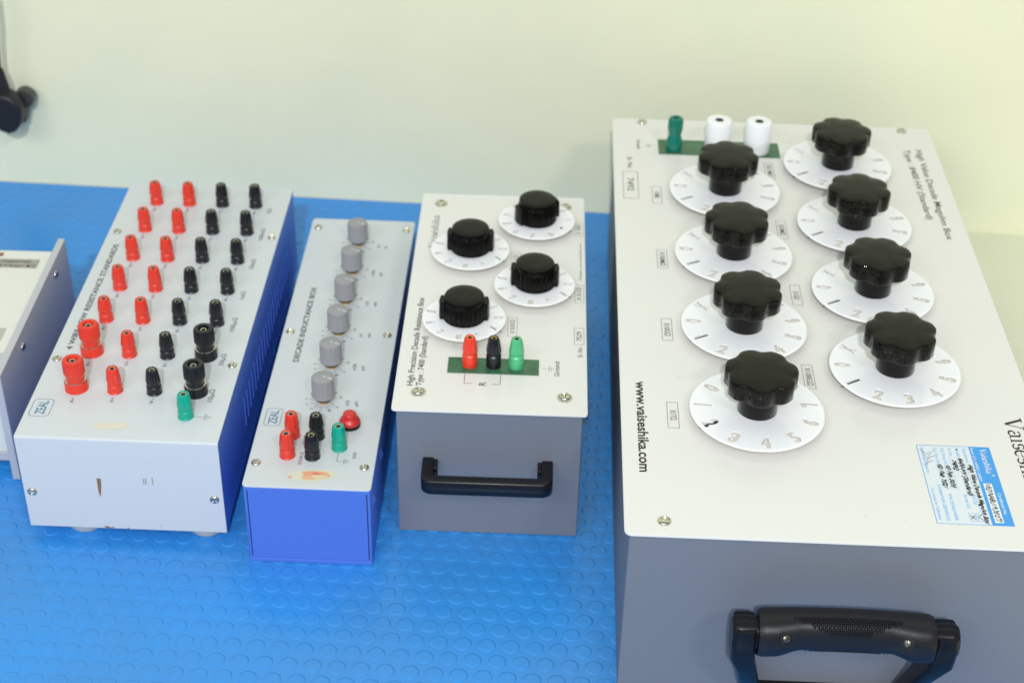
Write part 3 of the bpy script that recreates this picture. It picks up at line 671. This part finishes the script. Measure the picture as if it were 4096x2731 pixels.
# calibration sticker
sx0, sx1, sy0, sy1 = 221.8, 276.8, 23.9, 113.5
bm = bmesh.new(); abox(bm, sx0, sx1, sy0, sy1, H4 + .03, H4 + .22); ST = obj('calibration_sticker', bm, M['paper'], T)
zs = H4 + .32
bm = bmesh.new(); bm.faces.new(ring(bm, [(261, sy0 + .2, zs), (sx1 - .2, sy0 + .2, zs), (sx1 - .2, sy1 - .2, zs), (261, sy1 - .2, zs)]))
frame_rect(bm, sx0 + .3, sx1 - .3, sy0 + .3, sy1 - .3, .45, zs + .02); obj('header_band', bm, M['skyblue'], ST)
bm = bmesh.new(); bm.faces.new(ring(bm, [(263.6, 27, zs + .08), (269.8, 27, zs + .08), (269.8, 70.5, zs + .08), (263.6, 70.5, zs + .08)]))
def st(bm, s, u, v0, v1, h, z=zs + .08, **k): add_text(bm, s, (u, v0), (u, v1), h, (1, 0), z, **k)
serif_word(bm, 'Vaiseshika', (268.6, 111), (268.6, 82), 5.0, (1, 0), zs + .08)
st(bm, 'Phone: (171) 3090027, 2690691', 262.0, 111.5, 73, 1.9); st(bm, 'Certificate No.', 271.8, 60, 36, 2.3); st(bm, '\u00ae', 271.8, 81, 79, 2.2)
obj('header_print', bm, M['whiteprint'], ST)
bm = bmesh.new()
for s, u, v0, v1 in (('Instrument', 256, 110.5, 94), ('Model', 250.5, 110.5, 101), ('Sr. No.', 245, 110.5, 101), ('Cal. Done On', 239.5, 110.5, 91), ('Cal. Due On', 234, 110.5, 92), ('Authorised Signatory', 224.5, 110.5, 80), ('Full Cal.', 252.5, 57, 46), ('Partial Cal.', 246.8, 57, 41)):
    st(bm, s, u, v0, v1, 2.3)
st(bm, 'FOR DETAILS REFER', 235.6, 57, 28, 2.3, bold=.01); st(bm, 'CALIBRATION CERTIFICATE', 229.6, 67, 27.5, 2.3, bold=.01); st(bm, 'Cal. stands for Calibration', 224.2, 63, 28, 2.2)
for u, v0, v1 in ((255.2, 93, 38), (249.8, 100, 58), (244.2, 100, 62), (238.8, 90, 62), (233.3, 91, 64)): seg(bm, (u, v0), (u, v1), .16, zs + .08)
for u in (252.2, 246.4): frame_rect(bm, u, u + 4.6, 28, 36.4, .35, zs + .08)
obj('sticker_print', bm, M['paleblue'], ST)
bm = bmesh.new()
hz = zs + .16
for s, u, v0, v1, h in (('High Value Decade Megohm Box', 256.6, 92, 25, 3.2), ('8400-HV (Standard)', 250.6, 99, 56, 3.2), ('7492', 245.2, 97, 84, 3.4), ('03 Feb 2020', 239.8, 90, 64, 3.2), ('02 Feb 2021', 234.0, 91, 63, 3.2), ('VED/NABL/19.20/272', 264.8, 69.5, 28, 3.6)):
    st(bm, s, u, v0, v1, h, hz, bold=.028, shear=.45, wob=.42)
poly(bm, [(224, 108), (227, 103), (233, 106), (229, 101), (226, 102), (227, 98), (234, 101), (228, 97), (226, 94), (232, 95), (227, 92), (226, 90)], .35, hz)
poly(bm, [(256, 35.6), (252.6, 32.6), (257.6, 27.4)], .5, hz); seg(bm, (247.2, 34.2), (250.4, 30), .5, hz); seg(bm, (250.4, 34.2), (247.2, 30), .5, hz)
obj('handwriting', bm, M['ink'], ST)

# padded front handle
FV = 3.4
HD = bpy.data.objects.new('handle', None)
bm = bmesh.new()
def rr_section(cy, cz, hy, hz_, r, n=5):
    out = []
    for sy, sz, a0 in ((1, 1, 0), (-1, 1, 90), (-1, -1, 180), (1, -1, 270)):
        for k in range(n + 1):
            a = math.radians(a0 + 90 * k / n); out.append((cy + sy * (hy - r) + r * math.cos(a), cz + sz * (hz_ - r) + r * math.sin(a)))
    return out
# bracket frame: two arms rising outward to the grip ends and a base bar on the face
def sweep(bm, path):
    rs = []
    for (x, y, z, hx, hy, nx, nz) in path:
        # section in plane spanned by (nx,nz) and y
        sec = rr_section(0, 0, hy, hx, min(hx, hy) * .45, 4)
        rs.append([(x + nx * b, y + a, z + nz * b) for a, b in sec])
    stack(bm, rs)
for sgn, ux in ((1, 0), (-1, 1)):
    cx = 156.5
    def X(q): return cx - q if ux == 0 else cx + q
    nsx = -1 if ux == 0 else 1
    sweep(bm, [(X(44), FV - 9, 8, 9, 8, 0, 1), (X(51), FV - 9, 9, 10, 8, nsx * .5, .87), (X(56), FV - 13, 22, 9, 9, nsx * .92, .4),
               (X(63), FV - 26, 56, 8.6, 10, nsx * .94, .34), (X(69.5), FV - 34, 80, 8.6, 12, nsx, .05), (X(70.0), FV - 36, 102, 8.6, 12.5, nsx, 0), (X(70.0), FV - 36, 110, 7.6, 11.0, nsx, 0)])
    rs = []
    for q, r in ((75, 11.0), (77.5, 10.6), (78.2, 9.0)): rs.append([(X(q), FV - 36 + r * math.cos(2 * PI * k / 32), 100 + r * 1.15 * math.sin(2 * PI * k / 32)) for k in range(32)])
    stack(bm, rs)
    rs = []
    for q, r in ((58, 11.0), (73, 11.8), (77, 11.3), (78.8, 9.8)): rs.append([(X(q), FV - 36 + r * math.cos(2 * PI * k / 32), 100 + r * 1.15 * math.sin(2 * PI * k / 32)) for k in range(32)])
    stack(bm, rs)
abox(bm, 156.5 - 50, 156.5 + 50, FV - 17, FV, 1, 17, 2.5)
FR = obj('handle_frame', bm, M['black'], T, None, 40)
bm = bmesh.new(); rs = []; N = 40
for t in range(41):
    s = -1 + 2 * t / 40; x = 156.5 + 61.0 * s; e = abs(s)
    bulge = 1.0 if e < .6 else 1.0
    under = 1.0 - .34 * (1 - min(1, max(0, (e - .52) / .26)) ** 2 * (3 - 2 * min(1, max(0, (e - .52) / .26))))
    end = 1 - .06 * max(0, (e - .95) / .05)
    sec = []
    for k in range(N):
        a = 2 * PI * k / N; cy, cz = math.cos(a), math.sin(a)
        ry = 15.5 * end; rz = 16.8 * end
        if cz < 0: rz *= under
        if cy < 0: ry *= (1 - .18 * (1 - min(1, max(0, (e - .5) / .3))))
        sec.append((x, FV - 37 + ry * math.copysign(abs(cy) ** .8, cy), 102 + 2.5 * (1 - s * s) + rz * math.copysign(abs(cz) ** .85, cz)))
    rs.append(sec)
stack(bm, rs); GR = obj('rubber_grip', bm, M['rubber'], T, None, 50)
def grip_surf(s, a):
    x = 156.5 + 61.0 * s; e = abs(s); q = min(1, max(0, (e - .52) / .26)); under = 1 - .34 * (1 - q * q * (3 - 2 * q))
    cy, cz = math.cos(a), math.sin(a); ry, rz = 15.5, 16.8
    if cz < 0: rz *= under
    if cy < 0: ry *= (1 - .18 * (1 - min(1, max(0, (e - .5) / .3))))
    return Vector((x, FV - 37 + ry * math.copysign(abs(cy) ** .8, cy), 102 + 2.5 * (1 - s * s) + rz * math.copysign(abs(cz) ** .85, cz)))
bm = bmesh.new()
for row in range(8):
    aa = math.radians(100 + row * 7.4); lim = .64 - row * .058
    n = int(lim / .043)
    for i in range(-n, n + 1):
        s = i * .043 + (.0215 if row % 2 else 0)
        p = grip_surf(s, aa); m = Matrix.Translation(p); bmesh.ops.create_icosphere(bm, subdivisions=1, radius=1.2, matrix=m)
for row in range(5):
    aa = math.radians(212 + row * 8); lim = .30 + row * .06; n = int(lim / .043)
    for i in range(-n, n + 1):
        s = i * .043 + (.0215 if row % 2 else 0)
        bmesh.ops.create_icosphere(bm, subdivisions=1, radius=1.0, matrix=Matrix.Translation(grip_surf(s, aa)))
obj('grip_studs', bm, M['black'], GR, None, 80)
for s in (-.70, .66):
    p = grip_surf(s, math.radians(160)); bm = bmesh.new(); lathe(bm, [(5.2, -1), (5.0, .8), (4.0, 1.0), (3.8, .2)], 24); r_ = obj('grip_recess', bm, M['dark'], GR, tuple(p), 40); r_.rotation_euler = (math.radians(62), 0, math.radians(-30 * s))
    q = bpy.data.objects.new('screw', SCREW_DARK); COL.objects.link(q); q.parent = r_; q.location = (0, 0, -.6 * MM); q.scale = (.8, .8, .8)

# ================================================================== 6. mains plug hanging at the wall
T = thing('hanging_plug', 'black power plug hanging on its cable against the pale wall', 'power plug', -0.6430, 1.5380, 0.0)
T.location.z = 0.106; T.location.x = -0.6400
bm = bmesh.new()
def prof_blob(pts, y0, y1, b=2.5):
    n = len(pts); cx = sum(p[0] for p in pts) / n; cz = sum(p[1] for p in pts) / n
    def sc(f): return [((x - cx) * f + cx, (z - cz) * f + cz) for x, z in pts]
    rs = []
    for f, y in ((.86, y0), (1.0, y0 + b), (1.0, y1 - b), (.86, y1)): rs.append([(x, y, z) for x, z in sc(f)])
    stack(bm, rs)
body = [(-5, 24), (6, 23), (14, 17), (18, 9), (17.5, -2), (14, -13), (8, -20), (0, -23), (-9, -20), (-15, -12), (-17, 0), (-14, 14)]
prof_blob(body, -19, 3, 3); PB = obj('plug_body', bm, M['cable'], T, None, 60)
bm = bmesh.new(); lathe(bm, [(10, 0), (11, 1.5), (11, 12), (9.5, 14)], 28); o = obj('plug_boss', bm, M['plugback'], T, (14.5, 4, 9), 50); o.rotation_euler = (-PI / 2, 0, 0)
bm = bmesh.new(); prof_blob([(6, -2), (14.5, -2), (16, -10), (14, -18), (7, -21), (2, -14)], 3, 17, 2); obj('plug_back', bm, M['plugback'], T, None, 60)
bm = bmesh.new(); tube(bm, [(1, -8, 20), (0, -8, 32), (-1.2, -8, 44), (-1.8, -8, 50)], [6.8, 5.8, 5.0, 4.2], 16)
for i in range(5): tube(bm, [(-.6 - i * .3, -8, 24 + i * 5), (-.7 - i * .3, -8, 26 + i * 5)], 6.9 - i * .4, 16)
obj('strain_relief', bm, M['cable'], T, None, 50)
bm = bmesh.new(); tube(bm, [(-2.0, -8, 48), (-1.2, -8, 62), (0.5, -8, 80), (4.0, -9, 105), (5.5, -10, 125), (6, -11, 200), (-2, -10, 300), (-3, -8, 420), (-3, -6, 620)], 3.1, 14)
obj('cable', bm, M['cable'], T, None, 60)
